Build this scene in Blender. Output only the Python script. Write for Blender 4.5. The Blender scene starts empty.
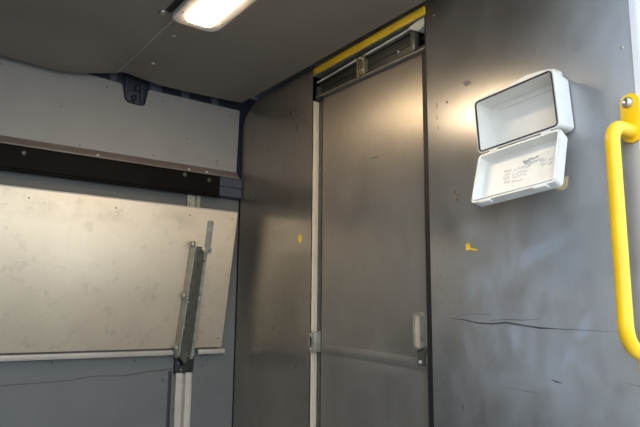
import bpy, bmesh, math, random
from mathutils import Vector, Matrix

# ------------------------------------------------------------------ camera, world, exposure
S = bpy.context.scene
COL = S.collection
S.view_settings.view_transform = 'Standard'
S.view_settings.look = 'None'
S.view_settings.gamma = 1.0
S.view_settings.exposure = 0.0
S.view_settings.use_curve_mapping = False

YAW, PITCH, ROLL = math.radians(54.079), math.radians(9.259), math.radians(0.528)
fwd = Vector((-math.sin(YAW) * math.cos(PITCH), math.cos(YAW) * math.cos(PITCH), math.sin(PITCH)))
rgt = Vector((math.cos(YAW), math.sin(YAW), 0))
upv = rgt.cross(fwd)
r2 = math.cos(ROLL) * rgt + math.sin(ROLL) * upv
u2 = -math.sin(ROLL) * rgt + math.cos(ROLL) * upv
cam_data = bpy.data.cameras.new('camera')
cam = bpy.data.objects.new('camera', cam_data)
COL.objects.link(cam)
m3 = Matrix((r2, u2, -fwd)).transposed()
cam.matrix_world = Matrix.Translation((2.43, -1.3, 1.05)) @ m3.to_4x4()
cam_data.sensor_width = 36.0
cam_data.lens = 600.0 / 640.0 * 36.0
cam_data.clip_start = 0.02
S.camera = cam

SKY_STRENGTH = 3.6
SKY_TOP = (0.56, 0.76, 1.0)
SKY_LOW = (0.90, 0.95, 1.0)
LAMP_EMIT = 42.0
w = bpy.data.worlds.new('world')
S.world = w
w.use_nodes = True
wn = w.node_tree
wn.nodes.clear()
wo = wn.nodes.new('ShaderNodeOutputWorld')
wb = wn.nodes.new('ShaderNodeBackground')
wt = wn.nodes.new('ShaderNodeTexCoord')
wsx = wn.nodes.new('ShaderNodeSeparateXYZ')
wr = wn.nodes.new('ShaderNodeValToRGB')
wr.color_ramp.elements[0].position = 0.0
wr.color_ramp.elements[0].color = SKY_LOW + (1,)
wr.color_ramp.elements[1].position = 0.7
wr.color_ramp.elements[1].color = SKY_TOP + (1,)
wn.links.new(wt.outputs['Generated'], wsx.inputs[0])
wn.links.new(wsx.outputs['Z'], wr.inputs[0])
wn.links.new(wr.outputs[0], wb.inputs[0])
wb.inputs[1].default_value = SKY_STRENGTH
wn.links.new(wb.outputs[0], wo.inputs[0])


# ------------------------------------------------------------------ materials
class Mat:
    """small node-graph builder"""
    def __init__(self, name, color=(0.5, 0.5, 0.5), rough=0.5, metal=0.0, spec=0.5):
        self.m = bpy.data.materials.new(name)
        self.m.use_nodes = True
        self.t = self.m.node_tree
        self.b = self.t.nodes['Principled BSDF']
        self.b.inputs['Base Color'].default_value = tuple(color) + (1,)
        self.b.inputs['Roughness'].default_value = rough
        self.b.inputs['Metallic'].default_value = metal
        self.b.inputs['Specular IOR Level'].default_value = spec
        self.color = color
        self.pos = None

    def n(self, kind, **kw):
        nd = self.t.nodes.new(kind)
        for k, v in kw.items():
            setattr(nd, k, v)
        return nd

    def l(self, a, b):
        self.t.links.new(a, b)

    def coord(self, scale=(1, 1, 1), loc=(0, 0, 0), rot=(0, 0, 0)):
        if self.pos is None:
            self.pos = self.n('ShaderNodeNewGeometry').outputs['Position']
        mp = self.n('ShaderNodeMapping')
        mp.inputs['Scale'].default_value = scale
        mp.inputs['Location'].default_value = loc
        mp.inputs['Rotation'].default_value = rot
        self.l(self.pos, mp.inputs['Vector'])
        return mp.outputs[0]

    def noise(self, scale=5, detail=4, rough=0.55, cs=(1, 1, 1), loc=(0, 0, 0), lo=0.35, hi=0.65, rot=(0, 0, 0), dist=0.0):
        nz = self.n('ShaderNodeTexNoise')
        nz.inputs['Scale'].default_value = scale
        nz.inputs['Detail'].default_value = detail
        nz.inputs['Roughness'].default_value = rough
        nz.inputs['Distortion'].default_value = dist
        self.l(self.coord(cs, loc, rot), nz.inputs['Vector'])
        return self.remap(nz.outputs['Fac'], lo, hi)

    def remap(self, src, lo, hi, a=0.0, b=1.0):
        mr = self.n('ShaderNodeMapRange')
        mr.inputs['From Min'].default_value = lo
        mr.inputs['From Max'].default_value = hi
        mr.inputs['To Min'].default_value = a
        mr.inputs['To Max'].default_value = b
        self.l(src, mr.inputs['Value'])
        return mr.outputs['Result']

    def math(self, op, a, b=None):
        nd = self.n('ShaderNodeMath', operation=op)
        for i, v in enumerate((a, b)):
            if v is None:
                continue
            if isinstance(v, (int, float)):
                nd.inputs[i].default_value = v
            else:
                self.l(v, nd.inputs[i])
        return nd.outputs[0]

    def mix(self, fac, a, b):
        nd = self.n('ShaderNodeMix', data_type='RGBA')
        if isinstance(fac, (int, float)):
            nd.inputs[0].default_value = fac
        else:
            self.l(fac, nd.inputs[0])
        for i, v in ((6, a), (7, b)):
            if isinstance(v, tuple):
                nd.inputs[i].default_value = tuple(v[:3]) + (1,)
            else:
                self.l(v, nd.inputs[i])
        return nd.outputs[2]

    def set(self, **kw):
        names = dict(color='Base Color', rough='Roughness', metal='Metallic', normal='Normal')
        for k, v in kw.items():
            self.l(v, self.b.inputs[names[k]])

    def bump(self, h, strength=0.2, dist=0.002):
        bp = self.n('ShaderNodeBump')
        bp.inputs['Strength'].default_value = strength
        bp.inputs['Distance'].default_value = dist
        self.l(h, bp.inputs['Height'])
        self.l(bp.outputs[0], self.b.inputs['Normal'])

    def cell(self, x, z, rx, rz, rot=0.0, soft=0.5, axes=(0, 2)):
        """soft ellipse mask at world (x, z): a stain with a shape of its own"""
        if self.pos is None:
            self.pos = self.n('ShaderNodeNewGeometry').outputs['Position']
        sp = self.n('ShaderNodeSeparateXYZ')
        self.l(self.pos, sp.inputs[0])
        u = self.math('SUBTRACT', sp.outputs[axes[0]], x)
        v = self.math('SUBTRACT', sp.outputs[axes[1]], z)
        c, s = math.cos(rot), math.sin(rot)
        uu = self.math('DIVIDE', self.math('ADD', self.math('MULTIPLY', u, c), self.math('MULTIPLY', v, s)), rx)
        vv = self.math('DIVIDE', self.math('SUBTRACT', self.math('MULTIPLY', v, c), self.math('MULTIPLY', u, s)), rz)
        d = self.math('SQRT', self.math('ADD', self.math('MULTIPLY', uu, uu), self.math('MULTIPLY', vv, vv)))
        nd = self.n('ShaderNodeMapRange', interpolation_type='SMOOTHSTEP')
        nd.inputs['From Min'].default_value = 1.0
        nd.inputs['From Max'].default_value = 1.0 - soft
        self.l(d, nd.inputs['Value'])
        return nd.outputs['Result']


def simple(name, color, rough=0.5, metal=0.0, spec=0.5, var=0.12, scale=12):
    M = Mat(name, color, rough, metal, spec)
    f = M.noise(scale, 4)
    d = tuple(c * (1 - var) for c in color)
    b = tuple(min(1, c * (1 + var)) for c in color)
    M.set(color=M.mix(f, d, b))
    return M.m


ANISO = 0.75


def metal_sheet(name, base, dust, dust_amt, rough, marks=None, metal=1.0, cloudk=1.0):
    """brushed bare sheet with handling dirt: dusty clouds, wisps, specks, uneven gloss"""
    M = Mat(name, base, 0.4, metal)
    cloud = M.noise(2.4, 6, 0.62, loc=(3.1, 0, 1.7), lo=0.30, hi=0.74, dist=0.25)
    wisp = M.noise(9, 6, 0.62, cs=(1.3, 1, 0.7), loc=(0.4, 0, 2.2), lo=0.36, hi=0.74, dist=0.4)
    fine = M.noise(40, 5, 0.75, lo=0.3, hi=0.7)
    speck = M.noise(110, 1, 0.5, lo=0.72, hi=0.80)
    grain = M.noise(12, 4, 0.65, cs=(16, 16, 0.6), lo=0.3, hi=0.7)
    f = M.math('ADD', M.math('MULTIPLY', cloud, 0.36), M.math('ADD', M.math('MULTIPLY', wisp, 0.36), M.math('MULTIPLY', fine, 0.28)))
    amt = M.remap(f, 0, 1, *dust_amt)
    for (x, z, rx, rz, rot, k) in (marks or ()):
        cm = M.math('MULTIPLY', M.cell(x, z, rx, rz, rot, 0.9), M.math('ADD', M.math('MULTIPLY', wisp, 0.6), 0.4))
        amt = M.math('ADD', amt, M.math('MULTIPLY', cm, k))
    amt = M.math('ADD', amt, M.math('MULTIPLY', speck, 0.25))
    amt = M.math('MINIMUM', M.math('MAXIMUM', amt, 0.0), 1.0)
    tone = M.noise(6, 5, 0.6, cs=(1, 1, 0.8), loc=(7, 0, 0), lo=0.32, hi=0.68)
    col = M.mix(tone, tuple(c * 0.92 for c in base), tuple(c * 1.06 for c in base))
    col = M.mix(M.math('MULTIPLY', grain, 0.35), col, tuple(c * 0.82 for c in base))
    col = M.mix(amt, col, dust)
    M.set(color=col, metal=M.remap(amt, 0, 1, metal, 0.0))
    r = M.math('ADD', M.remap(f, 0, 1, *rough), M.math('MULTIPLY', amt, 0.15))
    M.set(rough=r)
    tg = M.n('ShaderNodeCombineXYZ')
    tg.inputs[0].default_value = 1.0
    M.l(tg.outputs[0], M.b.inputs['Tangent'])
    M.b.inputs['Anisotropic'].default_value = ANISO
    return M.m


MT = {}
MT['bulk_left'] = metal_sheet('bulkhead_sheet_metal_left', (0.44, 0.395, 0.335), (0.14, 0.126, 0.108), (0.02, 0.26), (0.24, 0.34))
MT['door'] = metal_sheet('door_sheet_metal', (0.385, 0.348, 0.30), (0.17, 0.158, 0.142), (0.02, 0.36), (0.36, 0.45),
                         marks=[(0.92, 0.918, 0.20, 0.020, -0.03, 0.25), (0.9, 0.875, 0.30, 0.022, -0.04, 0.35)])
MT['bulk_right'] = metal_sheet('bulkhead_sheet_metal_right', (0.43, 0.412, 0.38), (0.265, 0.293, 0.33), (0.02, 0.36), (0.28, 0.34),
                               marks=[(1.53, 1.19, 0.06, 0.03, 0.6, 0.8), (1.66, 1.02, 0.05, 0.022, 1.0, 0.9),
                                      (1.475, 0.99, 0.022, 0.05, 0.1, 0.8), (1.60, 1.22, 0.09, 0.03, 0.5, 0.6),
                                      (1.40, 1.14, 0.12, 0.06, 0.3, 0.4), (1.62, 0.95, 0.05, 0.02, 0.9, 0.4),
                                      (1.36, 1.28, 0.08, 0.05, 0.2, 0.3), (1.80, 1.72, 0.28, 0.42, 0.0, 0.5), (1.52, 1.05, 0.5, 0.5, 0.0, 0.6)])
# shelf: bare varnished ply / scuffed light panel
M = Mat('shelf_board', (0.6, 0.53, 0.43), 0.42, 0.5)
c1 = M.noise(3.5, 5, 0.6, lo=0.3, hi=0.7)
c2 = M.noise(18, 6, 0.7, cs=(1, 1, 1), lo=0.55, hi=0.75)
col = M.mix(c1, (0.60, 0.50, 0.365), (0.70, 0.595, 0.445))
col = M.mix(M.math('MULTIPLY', c2, 0.6), col, (0.40, 0.33, 0.23))
sp = M.noise(60, 2, 0.5, lo=0.73, hi=0.80)
col = M.mix(M.math('MULTIPLY', sp, 0.35), col, (0.12, 0.10, 0.08))
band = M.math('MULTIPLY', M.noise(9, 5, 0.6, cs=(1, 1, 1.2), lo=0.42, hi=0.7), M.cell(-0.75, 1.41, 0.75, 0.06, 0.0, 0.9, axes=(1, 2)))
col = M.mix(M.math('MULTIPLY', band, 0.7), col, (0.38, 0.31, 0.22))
M.set(color=col)
M.bump(c2, 0.06, 0.001)
MT['board'] = M.m
# side lining
def lining(name, a, b, rough=0.6):
    M = Mat(name, a, rough)
    f = M.noise(4, 5, 0.6, lo=0.3, hi=0.7)
    s = M.noise(60, 2, 0.5, lo=0.72, hi=0.75)
    st = M.noise(10, 4, 0.6, cs=(1, 0.8, 8), lo=0.62, hi=0.8)
    col = M.mix(f, a, b)
    col = M.mix(M.math('MULTIPLY', st, 0.22), col, tuple(c * 1.35 for c in b))
    col = M.mix(M.math('MULTIPLY', s, 0.12), col, (0.06, 0.055, 0.05))
    M.set(color=col)
    return M.m
MT['upper'] = lining('upper_lining_grey', (0.255, 0.24, 0.22), (0.29, 0.275, 0.252))
MT['lower'] = lining('lower_lining_bluegrey', (0.100, 0.104, 0.098), (0.122, 0.125, 0.118))
MT['ceil'] = lining('ceiling_lining', (0.255, 0.215, 0.178), (0.275, 0.235, 0.195), 0.5)
MT['body'] = simple('painted_body_bluegrey', (0.022, 0.027, 0.038), 0.5)
MT['bodylite'] = simple('painted_body_rib', (0.075, 0.085, 0.105), 0.5)
MT['lip_shaded'] = simple('lining_lip_shaded', (0.17, 0.14, 0.115), 0.5)
MT['bluegrey'] = simple('rail_end_bluegrey', (0.045, 0.053, 0.072), 0.5)
MT['black'] = simple('black_rail_paint', (0.008, 0.0065, 0.0055), 0.5, spec=0.04)
MT['rubber_and_shade'] = simple('black_rubber_and_shade', (0.012, 0.012, 0.013), 0.6)
MT['yellow'] = simple('yellow_powder_coat', (0.86, 0.50, 0.004), 0.30, var=0.06)
MT['yellowfoam'] = simple('yellow_header_strip', (0.72, 0.45, 0.012), 0.55, var=0.1)
MT['sticker'] = simple('yellow_label', (0.80, 0.52, 0.03), 0.5, var=0.2, scale=60)
MT['tan'] = simple('tan_label', (0.66, 0.55, 0.30), 0.6)
MT['white'] = simple('white_plastic', (0.74, 0.725, 0.675), 0.35, var=0.04)
MT['whitelid'] = simple('white_plastic_lid', (0.74, 0.72, 0.66), 0.38, var=0.05, scale=25)
MT['lampframe'] = simple('lamp_frame_plastic', (0.62, 0.585, 0.54), 0.45, var=0.05)
MT['jamb'] = simple('aluminium_jamb', (0.50, 0.42, 0.325), 0.42, 0.0, var=0.06)
MT['alu'] = simple('anodised_aluminium', (0.44, 0.39, 0.33), 0.40, 0.15, var=0.08)
MT['galv'] = simple('galvanised_steel', (0.30, 0.295, 0.24), 0.40, 0.45, var=0.2, scale=40)
MT['galvlite'] = simple('galvanised_steel_light', (0.33, 0.325, 0.265), 0.40, 0.40, var=0.2, scale=40)
MT['galvdark_and_shade'] = simple('dark_galvanised_steel_and_shade', (0.10, 0.10, 0.08), 0.42, 0.4, var=0.2, scale=40)
MT['track'] = simple('dark_track_metal', (0.045, 0.047, 0.040), 0.42, 0.4, var=0.15)
MT['lip'] = simple('track_lip_metal', (0.22, 0.20, 0.17), 0.42, 0.4, var=0.1)
MT['cream'] = simple('cream_plastic', (0.66, 0.64, 0.52), 0.5, var=0.04)
MT['steel'] = simple('bright_steel', (0.62, 0.61, 0.58), 0.28, 0.9, var=0.1)
MT['brass'] = simple('dull_brass', (0.32, 0.27, 0.15), 0.40, 0.7, var=0.2, scale=60)
MT['stain'] = simple('dark_stain_and_shade', (0.055, 0.052, 0.048), 0.7)  # also the painted shadow above the shelf hinge
MT['stainlite'] = simple('soft_scuff', (0.13, 0.13, 0.128), 0.7)
MT['residue'] = simple('adhesive_residue', (0.17, 0.165, 0.16), 0.7, var=0.35, scale=120)
MT['brownres'] = simple('brown_residue', (0.16, 0.12, 0.07), 0.8, var=0.3, scale=120)
MT['ink'] = simple('pencil_ink', (0.38, 0.37, 0.355), 0.7)
MT['inkfaint'] = simple('faint_pencil_ink', (0.54, 0.53, 0.50), 0.7)
MT['handle'] = simple('pull_handle_pale', (0.30, 0.285, 0.26), 0.40, 0.2, var=0.06)
MT['floor'] = simple('floor_ply', (0.16, 0.15, 0.14), 0.6)
MT['outer'] = simple('outer_body_white', (0.75, 0.76, 0.77), 0.35, var=0.03)
MT['ground'] = simple('asphalt', (0.32, 0.30, 0.275), 0.9, var=0.2, scale=8)
M = Mat('lamp_lens', (0.9, 0.88, 0.84), 0.4)
M.b.inputs['Emission Color'].default_value = (1.0, 0.77, 0.50, 1)
M.b.inputs['Emission Strength'].default_value = LAMP_EMIT
MT['lens'] = M.m


# ------------------------------------------------------------------ mesh helpers
def new():
    return bmesh.new()


def faces_bevel(bm, verts, w, seg=2):
    if w <= 0:
        return
    es = set()
    for v in verts:
        for e in v.link_edges:
            es.add(e)
    bmesh.ops.bevel(bm, geom=list(es), offset=w, segments=seg, profile=0.5, affect='EDGES', clamp_overlap=True)


def box(bm, lo, hi, bev=0.0, seg=2, mat=None):
    t = bmesh.new()
    bmesh.ops.create_cube(t, size=1.0)
    c = [(a + b) / 2 for a, b in zip(lo, hi)]
    s = [b - a for a, b in zip(lo, hi)]
    for v in t.verts:
        v.co = Vector((v.co.x * s[0] + c[0], v.co.y * s[1] + c[1], v.co.z * s[2] + c[2]))
    faces_bevel(t, t.verts, bev, seg)
    merge(bm, t, mat)


def merge(bm, t, mat=None):
    me = bpy.data.meshes.new('tmp')
    if mat is not None:
        t.transform(mat)
    t.to_mesh(me)
    t.free()
    bm.from_mesh(me)
    bpy.data.meshes.remove(me)


def P3(axis, a, b, d):
    """2-D (a, b) + depth d along axis -> 3-D; axis 1: (x, z); axis 0: (y, z); axis 2: (x, y)"""
    return Vector((a, d, b)) if axis == 1 else Vector((d, a, b)) if axis == 0 else Vector((a, b, d))


def prism(bm, pts, axis, d0, d1, bev=0.0, mat=None):
    t = bmesh.new()
    A = [t.verts.new(P3(axis, a, b, d0)) for a, b in pts]
    B = [t.verts.new(P3(axis, a, b, d1)) for a, b in pts]
    n = len(pts)
    t.faces.new(A)
    t.faces.new(B[::-1])
    for i in range(n):
        j = (i + 1) % n
        t.faces.new((A[i], B[i], B[j], A[j]))
    bmesh.ops.recalc_face_normals(t, faces=t.faces)
    if bev > 0:
        faces_bevel(t, t.verts, bev, 2)
    merge(bm, t, mat)


def ring(bm, outer, inner, axis, d0, d1, mat=None):
    """frame between two outlines of equal length"""
    t = bmesh.new()
    n = len(outer)
    vo0 = [t.verts.new(P3(axis, a, b, d0)) for a, b in outer]
    vo1 = [t.verts.new(P3(axis, a, b, d1)) for a, b in outer]
    vi0 = [t.verts.new(P3(axis, a, b, d0)) for a, b in inner]
    vi1 = [t.verts.new(P3(axis, a, b, d1)) for a, b in inner]
    for i in range(n):
        j = (i + 1) % n
        for q in ((vo0, vo1), (vo1, vi1), (vi1, vi0), (vi0, vo0)):
            t.faces.new((q[0][i], q[0][j], q[1][j], q[1][i]))
    bmesh.ops.recalc_face_normals(t, faces=t.faces)
    merge(bm, t, mat)


def rrect(x0, z0, x1, z1, r, n=5):
    out = []
    for cx, cz, a0 in ((x1 - r, z1 - r, 0), (x0 + r, z1 - r, 90), (x0 + r, z0 + r, 180), (x1 - r, z0 + r, 270)):
        for k in range(n + 1):
            a = math.radians(a0 + 90 * k / n)
            out.append((cx + r * math.cos(a), cz + r * math.sin(a)))
    return out


def rpoly(pts, rad, n=5):
    """round the corners of a convex/concave polygon; rad number or list"""
    out = []
    N = len(pts)
    for i in range(N):
        r = rad[i] if isinstance(rad, (list, tuple)) else rad
        p = Vector(pts[i]).to_2d()
        a = (Vector(pts[i - 1]).to_2d() - p)
        b = (Vector(pts[(i + 1) % N]).to_2d() - p)
        if r <= 0:
            out.append(tuple(p))
            continue
        a.normalize()
        b.normalize()
        p0, p1 = p + a * r, p + b * r
        for k in range(n + 1):
            t = k / n
            q = p0 * (1 - t) ** 2 + p * 2 * t * (1 - t) + p1 * t * t
            out.append(tuple(q))
    return out


def tube(bm, pts, r, seg=20, cap=True):
    t = bmesh.new()
    pts = [Vector(p) for p in pts]
    rad = r if isinstance(r, list) else [r] * len(pts)
    nrm = None
    rings = []
    for i, p in enumerate(pts):
        d = (pts[min(i + 1, len(pts) - 1)] - pts[max(i - 1, 0)]).normalized()
        if nrm is None:
            nrm = d.orthogonal().normalized()
        nrm = (nrm - d * nrm.dot(d)).normalized()
        b = d.cross(nrm)
        rings.append([t.verts.new(p + (nrm * math.cos(2 * math.pi * k / seg) + b * math.sin(2 * math.pi * k / seg)) * rad[i]) for k in range(seg)])
    for a, b in zip(rings, rings[1:]):
        for k in range(seg):
            t.faces.new((a[k], a[(k + 1) % seg], b[(k + 1) % seg], b[k]))
    if cap:
        t.faces.new(rings[0][::-1])
        t.faces.new(rings[-1])
    bmesh.ops.recalc_face_normals(t, faces=t.faces)
    merge(bm, t)


def dome(bm, c, n, r, h, seg=14, socket=False):
    """domed screw / rivet head at c with outward normal n"""
    c, n = Vector(c), Vector(n).normalized()
    a = n.orthogonal().normalized()
    b = n.cross(a)
    prof = [(1.0, 0.0), (1.0, 0.25), (0.88, 0.62), (0.62, 0.9), (0.3, 1.0)]
    if socket:
        prof = [(1.0, 0.0), (1.0, 0.3), (0.88, 0.68), (0.62, 0.95), (0.42, 1.0), (0.40, 0.45)]
    t = bmesh.new()
    rs = []
    for rr, hh in prof:
        rs.append([t.verts.new(c + n * h * hh + (a * math.cos(2 * math.pi * k / seg) + b * math.sin(2 * math.pi * k / seg)) * r * rr) for k in range(seg)])
    for p, q in zip(rs, rs[1:]):
        for k in range(seg):
            t.faces.new((p[k], p[(k + 1) % seg], q[(k + 1) % seg], q[k]))
    t.faces.new(rs[-1])
    t.faces.new(rs[0][::-1])
    bmesh.ops.recalc_face_normals(t, faces=t.faces)
    merge(bm, t)


def root_loc(o):
    v = Vector((0, 0, 0))
    while o is not None:
        v += o.location
        o = o.parent
    return v


def obj(name, bm, mat, parent=None, smooth=35, label=None):
    """link a bmesh given in world coordinates as one mesh object"""
    if parent is not None:
        bm.transform(Matrix.Translation(-root_loc(parent)))
    me = bpy.data.meshes.new(name)
    bm.to_mesh(me)
    bm.free()
    me.materials.append(MT[mat] if isinstance(mat, str) else mat)
    o = bpy.data.objects.new(name, me)
    COL.objects.link(o)
    if parent is not None:
        o.parent = parent
    if smooth:
        for p in me.polygons:
            p.use_smooth = True
        me.set_sharp_from_angle(angle=math.radians(smooth))
    if label:
        o['label'] = label
    return o


def thing(name, loc, label, cat, group=None):
    o = bpy.data.objects.new(name, None)
    o.empty_display_size = 0.05
    COL.objects.link(o)
    o.location = loc
    return tag(o, label, cat, group)


def tag(o, label, cat, group=None):
    o['label'] = label
    o['category'] = cat
    if group:
        o['group'] = group
    return o


def struct(name, bm, mat, label, cat, smooth=35):
    o = obj(name, bm, mat, None, smooth)
    o['kind'] = 'structure'
    return tag(o, label, cat)


def sub(root, *path):
    pass


def rivets(parent, mat, pts, n, r=0.006, h=0.002, name='rivet', socket=False):
    """one rivet mesh, copied to every point as its own part"""
    bm = new()
    dome(bm, (0, 0, 0), n, r, h, 12, socket)
    first = obj(name, bm, mat, None)
    for i, p in enumerate(pts):
        o = first if i == 0 else first.copy()
        if i:
            COL.objects.link(o)
        o.parent = parent
        o.location = Vector(p) - root_loc(parent)


# ------------------------------------------------------------------ setting: van body shell
BW = 1.828            # width of the bulkhead, side wall to door opening
CZ = 2.0              # ceiling height
YB = -3.0             # rear of the load space

bm = new()
box(bm, (-3.5, -9, -0.68), (14, 7, -0.60))
struct('floor_ground', bm, 'ground', 'grey asphalt ground outside the van', 'ground')['kind'] = 'structure'
bm = new()
box(bm, (-0.02, YB, -0.05), (BW, 0.13, 0.0))
struct('floor', bm, 'floor', 'dark load floor of the van', 'floor')

# left body side with ribs behind the lining
bm = new()
box(bm, (-0.10, YB, 0.0), (-0.035, 0.13, 2.10))
wl = struct('wall_left', bm, 'body', 'blue grey painted body side behind the lining panels', 'wall')
# upper lining with the notch for the bracket
up_pts = [(-0.022, 1.681), (-0.014, 1.982), (-0.455, 1.984), (-0.468, 1.914), (-0.482, 1.905), (-0.541, 1.908), (-0.555, 1.918), (-0.571, 1.984), (-0.75, 1.995), (-1.2, 2.0), (YB, 2.0), (YB, 1.681)]
up_r = rpoly(up_pts, [0.0, 0.006, 0.008, 0.006, 0.006, 0.006, 0.006, 0.008, 0, 0, 0, 0], 4)
bm = new()
prism(bm, up_r, 0, -0.006, 0.0)
obj('upper_lining', bm, 'upper', wl)
bm = new()   # turned-out lower lip of the upper lining, shade and lamp warmth painted brown
prism(bm, [(-0.004, 1.683), (0.0, 1.682), (0.034, 1.650), (0.034, 1.645), (0.028, 1.645), (-0.004, 1.676)], 1, -0.022, YB)
obj('lining_lip', bm, 'lip_shaded', wl)
bm = new()
box(bm, (-0.006, YB, 0.0), (0.0, -0.004, 1.60))
obj('lower_lining', bm, 'lower', wl)
# split in the lower lining
bm = new()
crack = [(-1.2, .776), (-.926, .780), (-.85, .782), (-.75, .783), (-.68, .787), (-.62, .7955), (-.58, .796), (-.50, .792), (-.44, .796), (-.40, .803), (-.34, .805), (-.29, .808)]
for (a, b), (c, d), k in zip(crack, crack[1:], range(99)):
    wd = 0.0012 + 0.0012 * (k > 6)
    prism(bm, [(a, b - wd), (c, d - wd), (c, d + wd), (a, b + wd)], 0, 0.0, 0.0008)
obj('lining_split', bm, 'stain', wl, 0)
bm = new()
box(bm, (-0.002, -0.305, 0.0), (0.0015, -0.29, 0.80), 0.001)
obj('lining_seam', bm, 'rubber_and_shade', wl)
for k, (y0, y1) in enumerate(((-0.62, -0.59), (-0.445, -0.39), (-0.30, -0.262), (-0.155, -0.118))):
    bm = new()
    box(bm, (-0.03, y0, 1.95), (-0.012, y1, 2.05), 0.004)
    obj('roof_rib', bm, 'bodylite', wl)
bm = new()
box(bm, (-0.036, -0.9, 1.94), (-0.022, 0.02, 2.07), 0.004)
obj('roof_rail', bm, 'body', wl)
rivets(wl, 'stainlite', [(0.0, -1.02, 1.955), (0, -0.63, 1.955), (0, -0.39, 1.945), (0, -0.06, 1.95), (0, -0.72, 1.675 + 0.015), (0, -0.42, 1.70), (0, -0.27, 1.80), (0, -0.125, 1.72), (0, -0.80, 1.835), (0, -0.12, 1.705)], (1, 0, 0), 0.0038, 0.0012)
rivets(wl, 'stain', [(0.0, -0.76, 0.853), (0, -0.45, 0.848), (0, -0.33, 0.77), (0, -0.325, 0.762), (0, -0.16, 0.855), (0, -0.155, 0.815)], (1, 0, 0), 0.004, 0.0012)

# bulkhead: backing and panels
bm = new()
box(bm, (-0.02, 0.10, 0.0), (BW, 0.13, 2.10))
box(bm, (BW - 0.03, 0.006, 0.0), (BW - 0.002, 0.10, 2.06))
wf = struct('wall_front', bm, 'body', 'sheet metal bulkhead across the front of the load space', 'wall')
bm = new()
lp = rpoly([(0.0, 0.0), (0.580, 0.0), (0.580, 1.9975), (0.125, 1.999), (0.012, 1.93)], [0, 0, 0, 0.05, 0.05], 6)
prism(bm, lp, 1, 0.0, 0.004)
pl = obj('left_panel', bm, 'bulk_left', wf, label='bare metal panel between side wall and sliding door')
rivets(pl, 'steel', [(0.517, 0, 1.966), (0.40, 0, 1.972), (0.24, 0, 1.972), (0.103, 0, 1.950), (0.562, 0, 1.975)], (0, -1, 0), 0.004, 0.0015)
bm = new()
box(bm, (1.192, 0.0, 0.0), (BW, 0.005, 2.03), 0.001)
pr = obj('right_panel', bm, 'bulk_right', wf, label='dusty scratched metal panel right of the sliding door')
bm = new()
box(bm, (1.185, 0.002, 0.0), (1.192, 0.05, 2.0))
obj('panel_edge', bm, 'rubber_and_shade', wf)
rivets(pr, 'stainlite', [(1.226, 0, 1.244), (1.229, 0, 1.194), (1.230, 0, 1.155), (1.231, 0, 1.114), (1.232, 0, 1.075), (1.233, 0, 1.03), (1.233, 0, 0.985), (1.234, 0, 0.945), (1.234, 0, 0.90), (1.235, 0, 0.855), (1.235, 0, 0.81), (1.225, 0, 1.29)], (0, -1, 0), 0.0018, 0.0006, 'rivet')
rivets(pr, 'steel', [(1.228, 0, 1.96), (1.793, 0, 1.645)], (0, -1, 0), 0.004, 0.0012)
# stains and scratches on the right panel
def blotch(name, mat, cx, cz, rx, rz, rot=0.0, n=18, seed=1, parent=pr, jag=0.3, y=-0.0004):
    rnd = random.Random(seed)
    pts = []
    for k in range(n):
        a = 2 * math.pi * k / n
        j = 1 + jag * (rnd.random() - 0.5) * 2
        u, v = rx * j * math.cos(a), rz * j * math.sin(a)
        pts.append((cx + u * math.cos(rot) - v * math.sin(rot), cz + u * math.sin(rot) + v * math.cos(rot)))
    b = new()
    prism(b, pts, 1, y, 0.001)
    return obj(name, b, mat, parent, 0)
def scratch(mat, pts, wds, y=-0.0004):
    b = new()
    top = [(p[0], p[1] + w_) for p, w_ in zip(pts, wds)]
    bot = [(p[0], p[1] - w_) for p, w_ in zip(pts, wds)]
    for i in range(len(pts) - 1):
        prism(b, [bot[i], bot[i + 1], top[i + 1], top[i]], 1, y, 0.001)
    return obj('scratch', b, mat, pr, 0)
scratch('stain', [(1.265, 1.034), (1.31, 1.031), (1.36, 1.023), (1.41, 1.022), (1.45, 1.026), (1.50, 1.020), (1.55, 1.015), (1.60, 1.014), (1.66, 1.013), (1.74, 1.012)],
        [0.0004, 0.0012, 0.0018, 0.002, 0.0024, 0.0018, 0.0022, 0.0008, 0.0006, 0.0002])
scratch('stainlite', [(1.40, 1.030), (1.45, 1.034), (1.50, 1.033), (1.55, 1.036)], [0.0004, 0.0012, 0.001, 0.0002])
scratch('stainlite', [(1.30, 1.045), (1.36, 1.047), (1.42, 1.045)], [0.0003, 0.0007, 0.0002])
scratch('stain', [(1.57, 0.897), (1.585, 0.892), (1.60, 0.891)], [0.0005, 0.002, 0.0004])
scratch('stainlite', [(1.44, 0.865), (1.50, 0.862), (1.53, 0.861)], [0.0003, 0.0009, 0.0003])
scratch('stainlite', [(1.75, 0.905), (1.80, 0.90)], [0.0003, 0.0009])
blotch('glue_residue', 'residue', 1.349, 1.70, 0.010, 0.012, 0.6, seed=4, jag=0.45)
blotch('glue_spot', 'brownres', 1.293, 1.388, 0.0035, 0.006, 0.2, seed=5)
blotch('glue_spot', 'brownres', 1.306, 1.379, 0.0045, 0.0055, 0.2, seed=6)
blotch('glue_spot', 'brownres', 1.299, 1.367, 0.004, 0.0045, 0.5, seed=7)
blotch('black_mark', 'stain', 1.2315, 1.663, 0.0013, 0.010, 0, seed=8)
blotch('black_mark', 'stain', 1.2310, 1.628, 0.0013, 0.007, 0, seed=9)
blotch('black_mark', 'stain', 1.272, 1.665, 0.0035, 0.004, 0.3, seed=10)
blotch('black_mark', 'stain', 1.2345, 1.596, 0.0012, 0.006, 0, seed=11)
blotch('black_mark', 'stain', 1.30, 0.80, 0.0015, 0.008, 0, seed=12)

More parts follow.
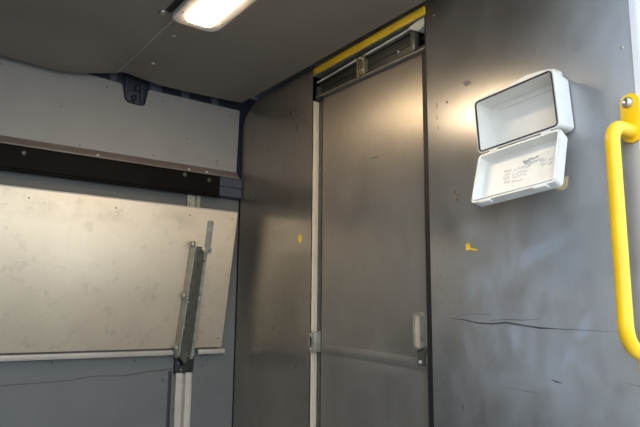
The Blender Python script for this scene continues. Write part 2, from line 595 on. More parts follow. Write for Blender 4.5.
# yellow strip over the doorway and the folded header under it
bm = new()
prism(bm, [(0.580, 1.972), (1.192, 1.980), (1.192, 2.010), (0.580, 2.000)], 1, 0.0, 0.010, 0.0015)
tr = struct('trim_1', bm, 'yellowfoam', 'yellow strip along the top of the doorway', 'trim')
bm = new()
prism(bm, [(0.580, 1.9715), (1.192, 1.9795), (1.192, 1.976), (0.580, 1.968)], 1, 0.001, 0.10)
prism(bm, [(0.580, 1.9715), (1.192, 1.9795), (1.192, 2.05), (0.580, 2.05)], 1, 0.012, 0.10)
obj('header_underside', bm, 'galv', wf)
# door jamb, left
bm = new()
box(bm, (0.574, 0.004, 0.0), (0.5815, 0.036, 1.868), 0.001)
obj('jamb_strip', bm, 'jamb', wf)
bm = new()
box(bm, (0.5815, 0.03, 0.0), (0.600, 0.036, 1.875))
obj('jamb_groove', bm, 'galvdark_and_shade', wf)
# the right edge trim of the bulkhead at the side door opening
bm = new()
prism(bm, rpoly([(BW - 0.012, -0.002), (BW + 0.004, -0.004), (BW + 0.02, 0.0), (BW + 0.06, 0.05), (BW + 0.06, 0.13), (BW - 0.012, 0.13)], [0.001, 0.004, 0.006, 0.01, 0, 0]), 2, 0.0, 2.08)
struct('trim_2', bm, 'outer', 'pale painted edge of the side door opening', 'trim')

# ceiling: two lining sheets, overlapping at the seam
def ceil_dz(x, y):
    tab = [(-3, 1.975), (-1.034, 1.972), (-.932, 1.968), (-.825, 1.963), (-.733, 1.977), (-.62, 2.006), (-.576, 2.016), (-.512, 2.006), (-.425, 1.996), (-.24, 1.996), (-.024, 2.004), (0.1, 2.0)]
    e = tab[-1][1]
    for (a, b), (c, d) in zip(tab, tab[1:]):
        if a <= y <= c:
            e = b + (d - b) * (y - a) / (c - a)
            break
    t = min(max((x - 0.05) / 0.33, 0), 1)
    t = t * t * (3 - 2 * t)
    return e + (CZ - e) * t
def ceil_sheet(bm, x0, x1, y0, y1, dz, nx=36, ny=30):
    t = bmesh.new()
    lo, hi = [], []
    for i in range(nx + 1):
        x = x0 + (x1 - x0) * (i / nx) ** 1.3
        ra, rb = [], []
        for j in range(ny + 1):
            y = y0 + (y1 - y0) * j / ny
            z = ceil_dz(x, y) + dz
            ra.append(t.verts.new((x, y, z)))
            rb.append(t.verts.new((x, y, z + 0.004)))
        lo.append(ra)
        hi.append(rb)
    for i in range(nx):
        for j in range(ny):
            t.faces.new((lo[i][j], lo[i][j + 1], lo[i + 1][j + 1], lo[i + 1][j]))
            t.faces.new((hi[i][j], hi[i + 1][j], hi[i + 1][j + 1], hi[i][j + 1]))
    for j in range(ny):
        t.faces.new((lo[0][j], hi[0][j], hi[0][j + 1], lo[0][j + 1]))
        t.faces.new((lo[nx][j], lo[nx][j + 1], hi[nx][j + 1], hi[nx][j]))
    for i in range(nx):
        t.faces.new((lo[i][0], lo[i + 1][0], hi[i + 1][0], hi[i][0]))
        t.faces.new((lo[i][ny], hi[i][ny], hi[i + 1][ny], lo[i + 1][ny]))
    bmesh.ops.recalc_face_normals(t, faces=t.faces)
    merge(bm, t)
bm = new()
ceil_sheet(bm, 0.05, BW, -0.625, -0.030, 0.0)
ce = struct('ceiling', bm, 'ceil', 'dark grey ceiling lining above the bulkhead', 'ceiling')
bm = new()
ceil_sheet(bm, 0.05, BW, YB, -0.612, -0.004, 36, 60)
obj('rear_lining', bm, 'ceil', ce)
bm = new()
prism(bm, [(0.06, -0.6115), (0.70, -0.6115), (0.70, -0.6085), (0.06, -0.6085)], 2, CZ - 0.0062, CZ + 0.001)
for v in bm.verts:
    v.co.z += ceil_dz(v.co.x, v.co.y) - CZ
obj('seam_edge', bm, 'lampframe', ce)
bm = new()
box(bm, (0.684, -0.656, CZ - 0.0055), (0.95, -0.634, CZ - 0.0035))
obj('slot_shadow', bm, 'rubber_and_shade', ce)  # dark strip painting the shadow in the opened seam
bm = new()
box(bm, (0.662, -0.668, CZ - 0.012), (0.690, -0.650, CZ - 0.004), 0.002)
obj('clip', bm, 'steel', ce)
rivets(ce, 'lampframe', [(0.521, -0.558, CZ), (0.259, -0.535, 1.9945), ], (0, 0, -1), 0.007, 0.002)
# roof skin above, right hand rear body side and rear doors
bm = new()
box(bm, (-0.10, YB - 0.05, 2.07), (BW + 0.06, 0.13, 2.10))
struct('ceiling_roof', bm, 'outer', 'white roof skin above the ceiling lining', 'roof')
bm = new()
box(bm, (BW, YB, 0.0), (BW + 0.06, -1.75, 2.10))
box(bm, (BW, -1.75, 2.0), (BW + 0.06, 0.0, 2.10))
struct('wall_right', bm, 'body', 'body side behind the side door opening', 'wall')

bm = new()
box(bm, (-0.10, YB - 0.05, 0.0), (BW + 0.06, YB, 2.10))  # unseen; closed off to keep rear daylight from the bulkhead
struct('wall_back', bm, 'body', 'closed rear doors of the van, unseen, shut to keep daylight out', 'wall')

# ------------------------------------------------------------------ sliding door
bm = new()
box(bm, (0.600, 0.031, 0.02), (1.185, 0.058, 1.905), 0.012, 5)
dr = struct('door_1', bm, 'door', 'bare metal sliding door in the bulkhead', 'door')
bm = new()
box(bm, (1.160, 0.012, 0.02), (1.184, 0.032, 1.865), 0.002)
obj('gap_shade', bm, 'rubber_and_shade', dr)  # black strip painting the dark gap at the door's right edge
bm = new()     # raised swage across the door
prism(bm, [(0.62, 0.932), (1.158, 0.912), (1.158, 0.878), (0.62, 0.898)], 1, 0.0302, 0.033, 0.0006)
obj('cross_swage', bm, 'door', dr)
bm = new()
ring(bm, rrect(1.099, 0.940, 1.134, 1.050, 0.012), rrect(1.105, 0.946, 1.130, 1.044, 0.008), 1, 0.014, 0.031)
hd = obj('pull_handle', bm, 'galv', dr, label='pale moulded recessed pull handle')
bm = new()
prism(bm, rrect(1.105, 0.946, 1.130, 1.044, 0.008), 1, 0.020, 0.031)
obj('handle_recess', bm, 'jamb', hd)
bm = new()
box(bm, (1.110, 0.020, 0.893), (1.140, 0.031, 0.938), 0.003)
lk = obj('lock_plate', bm, 'galvdark_and_shade', dr)
bm = new()
dome(bm, (1.124, 0.020, 0.903), (0, -1, 0), 0.007, 0.005, 14, True)
obj('lock_cylinder', bm, 'steel', lk)
bm = new()
box(bm, (0.890, 0.0302, 1.572), (0.925, 0.0315, 1.579))
for (x, z, l_, a) in ((0.875, 1.62, 0.03, 1.9), (0.86, 1.50, 0.03, 1.2), (0.88, 1.42, 0.025, 1.5), (1.0, 0.80, 0.02, 1.3)):
    c_, s_ = math.cos(a) * l_ / 2, math.sin(a) * l_ / 2
    prism(bm, [(x - c_, z - s_), (x + c_, z + s_), (x + c_ + .001, z + s_), (x - c_ + .001, z - s_)], 1, 0.0304, 0.0315)
obj('door_scuff', bm, 'residue', dr, 0)

# ------------------------------------------------------------------ door track
tk = thing('door_track', (0.58, 0.03, 1.88), 'dark metal sliding track with roller carriage above the bulkhead door', 'door track')
bm = new()
TP = lambda x: 1.942 + (x - 0.60) * 0.042      # top line of the track
BT = lambda x: 1.889 - (x - 0.60) * 0.016      # bottom line
for (lo_, hi_, y0, y1) in ((0, 1, 0.026, 0.030), (0, 0.10, 0.018, 0.028), (0.88, 1, 0.018, 0.028), (0.42, 0.52, 0.022, 0.028)):
    f_ = lambda x, k: BT(x) + (TP(x) - BT(x)) * k
    prism(bm, [(0.590, f_(0.590, lo_)), (1.128, f_(1.128, lo_)), (1.128, f_(1.128, hi_)), (0.590, f_(0.590, hi_))], 1, y0, y1, 0.0008)
obj('track_profile', bm, 'track', tk)
bm = new()
prism(bm, [(0.586, BT(0.586) - 0.010), (1.170, BT(1.17) - 0.008), (1.170, BT(1.17) - 0.003), (0.586, BT(0.586) - 0.003)], 1, 0.010, 0.034, 0.001)
obj('track_lip', bm, 'lip', tk)
bm = new()
prism(bm, [(0.590, TP(0.59)), (1.128, TP(1.128)), (1.128, TP(1.128) + .004), (0.590, TP(0.59) + .004)], 1, 0.012, 0.030, 0.0005)
obj('track_top_edge', bm, 'cream', tk)
bm = new()
box(bm, (0.842, 0.006, BT(0.86) - 0.002), (0.849, 0.026, TP(0.86)), 0.001)
box(bm, (0.866, 0.006, BT(0.86) - 0.004), (0.886, 0.012, TP(0.86) + 0.002), 0.002)
box(bm, (0.842, 0.014, BT(0.86) + 0.008), (0.886, 0.026, TP(0.86) - 0.01), 0.002)
cg = obj('roller_carriage', bm, 'brass', tk)
bm = new()
dome(bm, (0.876, 0.006, 1.940), (0, -1, 0), 0.005, 0.004)
obj('carriage_bolt', bm, 'steel', cg)
bm = new()
dome(bm, (0.876, 0.006, 1.900), (0, -1, 0), 0.005, 0.004)
obj('carriage_bolt', bm, 'steel', cg)
bm = new()
ring(bm, rrect(0.588, 1.889, 0.604, 1.925, 0.007), rrect(0.592, 1.893, 0.600, 1.921, 0.0035), 1, 0.012, 0.024)
obj('end_stop', bm, 'galvdark_and_shade', tk)
bm = new()
box(bm, (0.586, 0.010, 1.866), (0.606, 0.030, 1.879), 0.003)
obj('track_foot', bm, 'rubber_and_shade', tk)
bm = new()
prism(bm, [(1.112, BT(1.12) + 0.004), (1.134, BT(1.12) + 0.003), (1.134, TP(1.12) - 0.002), (1.112, TP(1.12) + 0.001)], 1, 0.010, 0.030, 0.002)
ec = obj('end_bracket', bm, 'galvdark_and_shade', tk)
bm = new()
prism(bm, rpoly([(1.105, 1.968), (1.16, 1.975), (1.184, 1.974), (1.184, 1.952), (1.15, 1.940), (1.128, 1.952)], 0.004), 1, 0.008, 0.05)
obj('end_block', bm, 'cream', tk)
rivets(tk, 'steel', [(1.040, 0.026, 1.915)], (0, -1, 0), 0.006, 0.004, 'screw')
rivets(tk, 'lip', [(1.059, 0.026, 1.921), (1.075, 0.026, 1.923), (1.092, 0.026, 1.925)], (0, -1, 0), 0.0035, 0.002, 'screw')

# latch plate on the jamb
lt = thing('latch_plate', (0.590, 0.010, 0.90), 'small steel latch plate on the pale left door jamb', 'latch')
bm = new()
ring(bm, rrect(0.572, 0.903, 0.602, 0.975, 0.003), rrect(0.577, 0.922, 0.590, 0.955, 0.002), 1, -0.001, 0.005)
obj('plate', bm, 'galvlite', lt)
bm = new()
box(bm, (0.576, 0.0035, 0.921), (0.591, 0.0055, 0.956))
obj('bolt_hole', bm, 'rubber_and_shade', lt)
bm = new()
box(bm, (0.602, -0.001, 0.903), (0.606, 0.0305, 0.977), 0.001)
obj('flange', bm, 'galv', lt)
rivets(lt, 'steel', [(0.585, -0.001, 0.964), (0.585, -0.001, 0.912)], (0, -1, 0), 0.0045, 0.003, 'screw')

# ------------------------------------------------------------------ ceiling lamp
la = thing('ceiling_light', (0.86, -0.548, CZ), 'lit white rectangular lamp with pale rounded frame under the ceiling', 'ceiling light')
bm = new()
X0, Y0, X1, Y1 = 0.655, -0.632, 1.255, -0.464
ring(bm, rrect(X0, Y0, X1, Y1, 0.042, 8), rrect(X0 + 0.042, Y0 + 0.038, X1 - 0.042, Y1 - 0.038, 0.020, 8), 2, CZ - 0.016, CZ - 0.006)
ring(bm, rrect(X0 + 0.004, Y0 + 0.004, X1 - 0.004, Y1 - 0.004, 0.038, 8), rrect(X0 + 0.042, Y0 + 0.038, X1 - 0.042, Y1 - 0.038, 0.020, 8), 2, CZ - 0.0185, CZ - 0.016)
obj('lamp_frame', bm, 'lampframe', la)
bm = new()
prism(bm, rrect(X0 + 0.0425, Y0 + 0.0385, X1 - 0.0425, Y1 - 0.0385, 0.019, 8), 2, CZ - 0.025, CZ - 0.008, 0.004)
obj('lamp_lens', bm, 'lens', la)
rivets(la, 'galv', [(0.735, -0.481, CZ - 0.0185), (0.735, -0.615, CZ - 0.0185), (1.175, -0.481, CZ - 0.0185), (1.175, -0.615, CZ - 0.0185)], (0, 0, -1), 0.0045, 0.0015, 'screw')

# ------------------------------------------------------------------ black lashing rail on the side wall
rl = thing('lashing_rail', (0.0, -1.0, 1.55), 'black steel rail running along the side wall above the folded shelf', 'rail')
bm = new()
prism(bm, [(0.0, 1.645), (0.035, 1.6445), (0.035, 1.6405), (0.0315, 1.640), (0.030, 1.560), (0.034, 1.556), (0.046, 1.552), (0.046, 1.547), (0.030, 1.546), (0.026, 1.550), (0.026, 1.64), (0.0, 1.641)], 1, -0.118, YB)
obj('rail_profile', bm, 'black', rl)
bm = new()
prism(bm, [(0.0, 1.645), (0.0335, 1.6445), (0.0335, 1.6415), (0.029, 1.641), (0.0285, 1.604), (0.024, 1.602), (0.024, 1.598), (0.0285, 1.596), (0.0285, 1.560), (0.032, 1.556), (0.0, 1.55)], 1, -0.117, -0.006)
re_ = obj('rail_end', bm, 'bluegrey', rl, label='blue grey end section')
rivets(re_, 'stain', [(0.0285, -0.055, 1.622), (0.0285, -0.060, 1.577)], (1, 0, 0), 0.004, 0.0015)
rivets(rl, 'galvdark_and_shade', [(0.0312, -0.923, 1.620), (0.0312, -0.287, 1.628), (0.0312, -0.172, 1.620)], (1, 0, 0), 0.0095, 0.006, 'bolt', True)
rivets(rl, 'white', [(0.030, -0.656, 1.655), (0.030, -0.268, 1.655), (0.030, -0.185, 1.655)], (0.7, 0, 0.7), 0.0055, 0.004, 'cap')

# bracket in the notch under the ceiling
nb = thing('hanging_bracket', (-0.02, -0.51, 1.915), 'dark blue moulded bracket in the notch of the upper side lining', 'bracket')
bm = new()
prism(bm, [(-0.571, 2.03), (-0.567, 1.918), (-0.468, 1.914), (-0.444, 2.03)], 0, -0.030, -0.016, 0.003)
prism(bm, [(-0.558, 2.02), (-0.552, 1.925), (-0.538, 1.925), (-0.542, 2.02)], 0, -0.018, -0.002, 0.003)
prism(bm, [(-0.492, 2.0), (-0.484, 1.922), (-0.474, 1.922), (-0.470, 2.0)], 0, -0.018, -0.004, 0.003)
obj('bracket_body', bm, 'body', nb)
rivets(nb, 'body', [(-0.016, -0.500, 1.985), (-0.016, -0.512, 1.940)], (1, 0, -0.2), 0.013, 0.014, 'stud', True)
bm = new()
box(bm, (-0.017, -0.535, 1.966), (-0.010, -0.478, 1.973), 0.001)
obj('recess', bm, 'rubber_and_shade', nb)
bm = new()
box(bm, (-0.017, -0.545, 1.919), (-0.010, -0.505, 1.925), 0.001)
obj('recess', bm, 'rubber_and_shade', nb)

# ------------------------------------------------------------------ wall post (cable/shelf track) on the side wall
bm = new()
prism(bm, [(-0.279, 0.0), (-0.246, 0.0), (-0.246, 0.004), (-0.252, 0.004), (-0.252, 0.020), (-0.279, 0.020)], 2, 0.0, 0.792)
for v in bm.verts:
    v.co = Vector((v.co.y, v.co.x, v.co.z))
prism(bm, rpoly([(0.0, -0.247), (0.0, -0.207), (0.018, -0.207), (0.020, -0.212), (0.020, -0.236), (0.006, -0.240)], 0.001, 2), 2, 0.0, 0.792)
bmesh.ops.recalc_face_normals(bm, faces=bm.faces)
struct('trim_3', bm, 'alu', 'pale aluminium upright on the side wall below the folded shelf', 'upright')
bm = new()
prism(bm, [(0.0, -0.263), (0.016, -0.263), (0.016, -0.234), (0.005, -0.234), (0.005, -0.221), (0.020, -0.221), (0.020, -0.204), (0.0, -0.204)], 2, 1.40, 1.546)
st_ = struct('trim_4', bm, 'galvlite', 'galvanised top of the wall upright between the black rail and the folded shelf', 'upright')
bm = new()
box(bm, (0.0, -0.203, 1.40), (0.014, -0.196, 1.545), 0.001)
obj('edge_shadow', bm, 'galvdark_and_shade', st_)  # dark bar painting the shadow gap beside the upright
rivets(st_, 'galvdark_and_shade', [(0.016, -0.250, 1.505), (0.016, -0.250, 1.530)], (1, 0, 0), 0.003, 0.001, 'screw')

# ------------------------------------------------------------------ folded shelf leaning from the side wall
TIL = math.atan2(0.115, 0.586)
def SX(z):                       # face of the shelf board at height z
    return 0.025 + (z - 0.882) * 0.115 / 0.586
sh = thing('folding_shelf', (0.03, -0.9, 0.88), 'pale scuffed fold-up shelf board leaning from the side wall', 'shelf')
fn = Vector((math.cos(TIL), 0, -math.sin(TIL)))   # face normal (into the room, slightly down)
ud = Vector((math.sin(TIL), 0, math.cos(TIL)))    # up the board
def SP(y, v, d=0.0):             # point on the board: y along, v up from the hinge, d out of the face
    return Vector((0.025, y, 0.882)) + ud * v + fn * d
H = 0.597
SM = Matrix(((0, fn.x, ud.x, 0.025), (1, 0, 0, 0), (0, fn.z, ud.z, 0.882), (0, 0, 0, 1)))  # local (a along y, b out, c up) -> world
bm = new()
prism(bm, rpoly([(-0.080, 0.012), (-0.080, H), (-1.9, H), (-1.9, 0.012)], [0.004, 0.006, 0, 0], 3), 1, 0.0, -0.016, 0.0015)
bm.transform(SM)
bmesh.ops.recalc_face_normals(bm, faces=bm.faces)
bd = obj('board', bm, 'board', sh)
bm = new()
box(bm, (-1.9, -0.017, H - 0.0005), (-0.081, 0.0008, H + 0.004), 0.001)
bm.transform(SM)
obj('top_edge_strip', bm, 'alu', sh)
bm = new()
box(bm, (-1.9, -0.006, -0.014), (-0.300, 0.012, 0.006), 0.003)
box(bm, (-0.192, -0.006, -0.014), (-0.066, 0.012, 0.006), 0.003)
bm.transform(SM)
obj('hinge_rail', bm, 'alu', sh)
bm = new()
box(bm, (-1.9, -0.004, 0.0055), (-0.318, 0.004, 0.0125))
box(bm, (-0.186, -0.004, 0.0055), (-0.10, 0.004, 0.0125))
bm.transform(SM)
obj('hinge_gap_shadow', bm, 'stain', sh)  # dark fill paints the seam line and shadow above the rail
rivets(sh, 'brownres', [SP(-0.909, 0.565), SP(-0.603, 0.563), SP(-0.30, 0.565), SP(-0.105, 0.567), SP(-0.105, 0.05)], fn, 0.0032, 0.001, 'screw')

# ------------------------------------------------------------------ folding support bracket of the shelf
fb = thing('folding_bracket', (0.03, -0.235, 0.86), 'folded grey steel shelf support bracket in front of the pale shelf', 'bracket')
def slab(bm, c0, c1, halfw, thick, off):
    """flat bar lying on the board from (y, v) c0 to c1"""
    p, q = Vector(c0), Vector(c1)
    d = (q - p).normalized()
    n = Vector((-d.y, d.x))
    pts = [tuple(p + n * halfw), tuple(q + n * halfw), tuple(q - n * halfw), tuple(p - n * halfw)]
    t = new()
    prism(t, rpoly(pts, halfw * 0.6, 4), 1, off, off + thick)
    t.transform(SM)
    bmesh.ops.recalc_face_normals(t, faces=t.faces)
    merge(bm, t)
# flat bar screwed to the board
bm = new()
slab(bm, (-0.204, 0.435), (-0.204, 0.552), 0.0135, 0.004, 0.0005)
slab(bm, (-0.199, 0.410), (-0.199, 0.440), 0.0135, 0.005, 0.0005)
ba = obj('slotted_bar', bm, 'galv', fb)
rivets(ba, 'galvdark_and_shade', [SP(-0.196, 0.425, 0.0055), SP(-0.212, 0.418, 0.0055)], fn, 0.004, 0.002, 'pin')
# channel: two flanges and a web
bm = new()
def wall_strip(bm, y0, y1, v0, v1, d0, d1, shift=0.0):
    """upright flange from v0 to v1 with depth d0..d1; leans in y by shift from bottom to top"""
    t = new()
    pts = [(v0, d0), (v1, d0), (v1 + 0.004, d1 * 0.75), (v1 - 0.006, d1), (v0 + 0.012, d1), (v0, d1 * 0.6)]
    A = [t.verts.new((y0 + shift * (v - v0) / (v1 - v0), d, v)) for v, d in pts]
    B = [t.verts.new((y1 + shift * (v - v0) / (v1 - v0), d, v)) for v, d in pts]
    t.faces.new(A)
    t.faces.new(B[::-1])
    for i in range(len(pts)):
        j = (i + 1) % len(pts)
        t.faces.new((A[i], B[i], B[j], A[j]))
    bmesh.ops.recalc_face_normals(t, faces=t.faces)
    t.transform(SM)
    bmesh.ops.recalc_face_normals(t, faces=t.faces)
    merge(bm, t)
wall_strip(bm, -0.298, -0.294, -0.02, 0.458, 0.001, 0.056, 0.014)
obj('outer_flange', bm, 'galvlite', fb)
bm = new()
wall_strip(bm, -0.294, -0.243, -0.02, 0.435, 0.001, 0.004, 0.014)
obj('shaded_web', bm, 'galvdark_and_shade', fb)  # darker steel colour paints the shadow inside the channel
bm = new()
wall_strip(bm, -0.247, -0.243, -0.02, 0.425, 0.001, 0.056, 0.006)
wall_strip(bm, -0.247, -0.232, -0.02, 0.422, 0.053, 0.056, 0.006)
ar = obj('strut_arm', bm, 'galv', fb)
rivets(ar, 'rubber_and_shade', [SP(-0.238, 0.385, 0.056)], fn, 0.0045, 0.001, 'hole')
rivets(ar, 'galvdark_and_shade', [SP(-0.238, 0.245, 0.056), SP(-0.240, 0.05, 0.056)], fn, 0.004, 0.002, 'rivet')
t_ = [(-0.290, 0.449, 0.030), (-0.296, 0.235, 0.020), (-0.302, 0.02, 0.024)]
for (y, v, d) in t_:
    bm = new()
    dome(bm, SP(y + 0.004, v, d), (0, -1, 0), 0.014, 0.010, 16)
    obj('pivot_boss', bm, 'galvlite', fb)
for (y, v) in ((-0.262, 0.205), (-0.268, 0.10), (-0.264, 0.33)):
    bm = new()
    dome(bm, SP(y, v, 0.005), fn, 0.006, 0.005, 12)
    obj('rivet', bm, 'galv', fb)
bm = new()       # rounded foot of the channel and the black clip on the upright
prism(bm, rpoly([(-0.294, 0.03), (-0.294, -0.01), (-0.265, -0.055), (-0.250, -0.055), (-0.222, -0.01), (-0.222, 0.03)], [0, 0.01, 0.02, 0.02, 0.01, 0], 5), 1, 0.001, 0.018)
bm.transform(SM)
bmesh.ops.recalc_face_normals(bm, faces=bm.faces)
obj('channel_foot', bm, 'galvdark_and_shade', fb)
bm = new()
prism(bm, [(-0.284, 0.865), (-0.284, 0.788), (-0.204, 0.788), (-0.198, 0.865)], 0, 0.0005, 0.016, 0.002)
bk = obj('black_clip', bm, 'rubber_and_shade', fb)
rivets(bk, 'steel', [(0.016, -0.268, 0.833)], (1, 0, 0), 0.006, 0.003, 'screw')
rivets(bk, 'galv', [(0.016, -0.258, 0.805)], (1, 0, 0), 0.004, 0.003, 'screw')

# ------------------------------------------------------------------ white wall box with open lid
BC = Vector((1.553, -0.005, 1.540))
TB = math.radians(4.0)
RB = Matrix.Translation(BC) @ Matrix.Rotation(-TB, 4, 'Y')      # local x along box, z up, y=-0.07 is the rim
bx = thing('document_box', tuple(BC), 'open white plastic box mounted on the metal panel, lid hanging down', 'box')
W2, H2, D = 0.117, 0.0725, 0.066
def tapered_tray(bm, w2, h2, depth, th, r, taper, mat):
    """open tray: floor at y=0, rim at y=-depth; hollow"""
    t = new()
    n = 6
    o0 = rrect(-w2 + taper, -h2 + taper, w2 - taper, h2 - taper, r, n)
    o1 = rrect(-w2, -h2, w2, h2, r, n)
    i1 = rrect(-w2 + th, -h2 + th, w2 - th, h2 - th, max(r - th, .003), n)
    i0 = rrect(-w2 + th + taper, -h2 + th + taper, w2 - th - taper, h2 - th - taper, max(r - th, .003), n)
    L = [[t.verts.new((a, y, b)) for a, b in pl_] for pl_, y in ((o0, 0.0), (o1, -depth), (i1, -depth), (i0, -th))]
    N = len(o0)
    for A, B in zip(L, L[1:]):
        for i in range(N):
            t.faces.new((A[i], A[(i + 1) % N], B[(i + 1) % N], B[i]))
    t.faces.new(L[0])
    t.faces.new(L[3])
    bmesh.ops.recalc_face_normals(t, faces=t.faces)
    t.transform(mat)
    merge(bm, t)
bm = new()
tapered_tray(bm, W2, H2, D, 0.005, 0.012, 0.004, RB)
body = obj('box_body', bm, 'white', bx)
bm = new()
ring(bm, rrect(-W2 - .0015, -H2 - .0015, W2 + .0015, H2 + .0015, 0.013), rrect(-W2 + .003, -H2 + .003, W2 - .003, H2 - .003, 0.010), 1, -D + 0.003, -D - 0.003)
bm.transform(RB)
obj('rim', bm, 'white', bx)
bm = new()
ring(bm, rrect(-W2 + .0022, -H2 + .0022, W2 - .0022, H2 - .0022, 0.011), rrect(-W2 + .0058, -H2 + .0058, W2 - .0058, H2 - .0058, 0.0075), 1, -D - 0.001, -D - 0.0042)
bm.transform(RB)
obj('rubber_gasket', bm, 'rubber_and_shade', bx)
bm = new()      # curved backing lug visible over the top edge
arc = [(-0.085, 0.05), (-0.085, 0.0725), (-0.072, 0.0905), (-0.037, 0.108), (0.009, 0.113), (0.045, 0.109), (0.067, 0.105), (0.088, 0.098), (0.098, 0.088), (0.100, 0.05)]
prism(bm, arc, 1, -0.010, 0.004)
bm.transform(RB)
obj('backing_lug', bm, 'white', bx)
bm = new()
box(bm, (-0.092, -D - 0.002, H2 - 0.001), (-0.084, -D + 0.012, H2 + 0.006), 0.0015)
bm.transform(RB)
obj('catch', bm, 'white', bx)
bm = new()
box(bm, (-0.066, -D - 0.002, H2 - 0.001), (-0.056, -D + 0.012, H2 + 0.008), 0.0015)
bm.transform(RB)
obj('catch', bm, 'white', bx)
# lid, hinged on the lower rim, leaning out at its bottom
LT = math.radians(20)
RL = RB @ Matrix.Translation((0.006, -D - 0.006, -H2 - 0.006)) @ Matrix.Rotation(-LT, 4, 'X') @ Matrix.Translation((0, 0.028, -0.073))
bm = new()
tapered_tray(bm, 0.119, 0.071, 0.030, 0.005, 0.010, 0.003, RL)
lid = obj('lid', bm, 'whitelid', bx)
bm = new()
ring(bm, rrect(-.1135, -.0655, .1135, .0655, 0.008), rrect(-.1115, -.0635, .1115, .0635, 0.007), 1, -0.029, -0.0325)
bm.transform(RL)
obj('lid_inner_lip', bm, 'white', lid)
for x in (-0.075, 0.075):
    bm = new()
    box(bm, (x - 0.012, -0.030, 0.068), (x + 0.012, -0.022, 0.078), 0.002)
    bm.transform(RL)
    obj('hinge', bm, 'white', bx)
bm = new()
box(bm, (-0.095, -0.030, -0.0755), (-0.060, -0.016, -0.070), 0.002)
bm.transform(RL)
obj('lid_catch', bm, 'white', lid)
bm = new()
box(bm, (0.060, -0.030, -0.0755), (0.095, -0.016, -0.070), 0.002)
bm.transform(RL)
obj('lid_catch', bm, 'white', lid)
# faint illegible pencil notes inside the lid
rnd = random.Random(7)
def scribble(bm, x, z, length, h, n):
    px = x
    for k in range(n):
        w_ = length / n
        x0 = x + k * w_ + rnd.uniform(0, w_ * .25)
        x1 = x0 + w_ * rnd.uniform(.3, .75)
        z0 = z + rnd.uniform(-h, h) * .5
        z1 = z + rnd.uniform(-h, h) * .5
        d = 0.0006
        prism(bm, [(x0, z0 - d), (x1, z1 - d), (x1, z1 + d), (x0, z0 + d)], 1, -0.0045, -0.0062)
        prism(bm, [(x0 - d, z0 - h * .5), (x0 + d, z0 - h * .5), (x0 + d, z0 + h * .4), (x0 - d, z0 + h * .4)], 1, -0.0045, -0.0062)
bm = new()
scribble(bm, 0.004, 0.030, 0.044, 0.006, 12)
scribble(bm, 0.006, 0.024, 0.020, 0.005, 6)
bm.transform(RL)
obj('note', bm, 'ink', lid, 0)
bm = new()
for (x, z, l_, n_) in ((0.012, 0.017, .052, 7), (-0.02, 0.012, .05, 9), (-0.045, 0.005, .018, 4), (-0.022, 0.000, .045, 8), (-0.05, -0.006, .02, 4), (-0.02, -0.010, .04, 7), (-0.045, -0.018, .018, 4), (-0.02, -0.022, .03, 5),
                     (0.058, 0.013, .012, 3), (0.076, 0.012, .012, 3), (0.056, 0.003, .012, 3), (0.075, 0.0, .012, 3), (-0.048, 0.016, 0.02, 4)):
    scribble(bm, x, z, l_, 0.005, n_)
bm.transform(RL)
obj('note', bm, 'inkfaint', lid, 0)
bm = new()
prism(bm, [(0.008, 0.020), (0.060, 0.022), (0.060, 0.0212), (0.008, 0.0192)], 1, -0.0045, -0.0062)
bm.transform(RL)
obj('note_underline', bm, 'inkfaint', lid, 0)

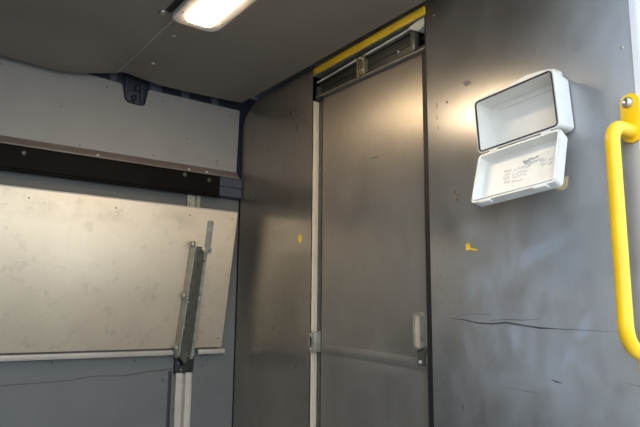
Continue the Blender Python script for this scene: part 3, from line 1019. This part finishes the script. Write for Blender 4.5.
# ------------------------------------------------------------------ yellow grab handle
gh = thing('grab_handle', (1.803, 0.0, 0.873), 'yellow tubular grab handle bolted near the right edge of the bulkhead', 'handle')
hx = 1.801
def stadium(cx, z0, z1, r, n=10):
    out = []
    for k in range(n + 1):
        a = math.pi * k / n
        out.append((cx + r * math.cos(a), z1 - r + r * math.sin(a)))
    for k in range(n + 1):
        a = math.pi + math.pi * k / n
        out.append((cx + r * math.cos(a), z0 + r + r * math.sin(a)))
    return out
bm = new()
pts = []
ZT, ZL, DY, RBN = 1.445, 0.972, -0.086, 0.038
pts.append(Vector((hx + 0.002, -0.002, ZT)))
pts.append(Vector((hx + 0.002, -0.012, ZT)))
pts.append(Vector((hx + 0.001, DY + RBN, ZT)))
for k in range(1, 11):
    a = math.pi / 2 * k / 10
    pts.append(Vector((hx, DY + RBN - RBN * math.sin(a), ZT - RBN + RBN * math.cos(a))))
for k in range(1, 12):
    pts.append(Vector((hx, DY, ZT - RBN + (ZL + 0.058 - ZT + RBN) * k / 12)))
for k in range(0, 11):
    a = math.pi / 2 * k / 10
    pts.append(Vector((hx, DY + 0.058 - 0.058 * math.cos(a), ZL + 0.058 - 0.058 * math.sin(a))))
pts.append(Vector((hx, -0.012, ZL)))
pts.append(Vector((hx, -0.002, ZL)))
tube(bm, pts, 0.0152, 28)
obj('bar', bm, 'yellow', gh, 60)
for (z0, z1) in ((1.420, 1.532), (0.873, 0.990)):
    bm = new()
    prism(bm, stadium(hx + 0.002, z0, z1, 0.0215, 12), 1, -0.0055, -0.0002, 0.001)
    obj('end_plate', bm, 'yellow', gh)
for z in (1.512, 0.893):
    bm = new()
    tube(bm, [(hx - 0.002, -0.0055, z), (hx - 0.002, -0.0072, z)], 0.0125, 20)
    wsh = obj('washer', bm, 'steel', gh)
    bm = new()
    dome(bm, (hx - 0.002, -0.0072, z), (0, -1, 0), 0.0105, 0.007, 18, True)
    obj('bolt_head', bm, 'steel', wsh)

# ------------------------------------------------------------------ little yellow label scraps
def scrap(name, polys, mat, label):
    b = new()
    for p in polys:
        prism(b, p, 1, -0.0008, 0.0)
    return tag(obj(name, b, mat, None, 0), label, 'sticker', None)
scrap('label_scrap', [[(1.327, 1.237), (1.338, 1.240), (1.342, 1.232), (1.341, 1.222), (1.327, 1.219)], [(1.341, 1.226), (1.367, 1.220), (1.364, 1.216), (1.341, 1.220)]], 'sticker',
      'torn yellow sticker scrap below the white box on the metal panel')
scrap('label_scrap', [[(0.492, 1.340), (0.500, 1.345), (0.514, 1.340), (0.516, 1.318), (0.505, 1.310), (0.493, 1.320)]], 'sticker',
      'small yellow sticker scrap on the metal panel left of the door')
scrap('label_scrap', [[(1.600, 1.362), (1.645, 1.375), (1.642, 1.350), (1.630, 1.342), (1.612, 1.345)]], 'tan',
      'tan torn sticker peeking out under the lower right corner of the white lid')
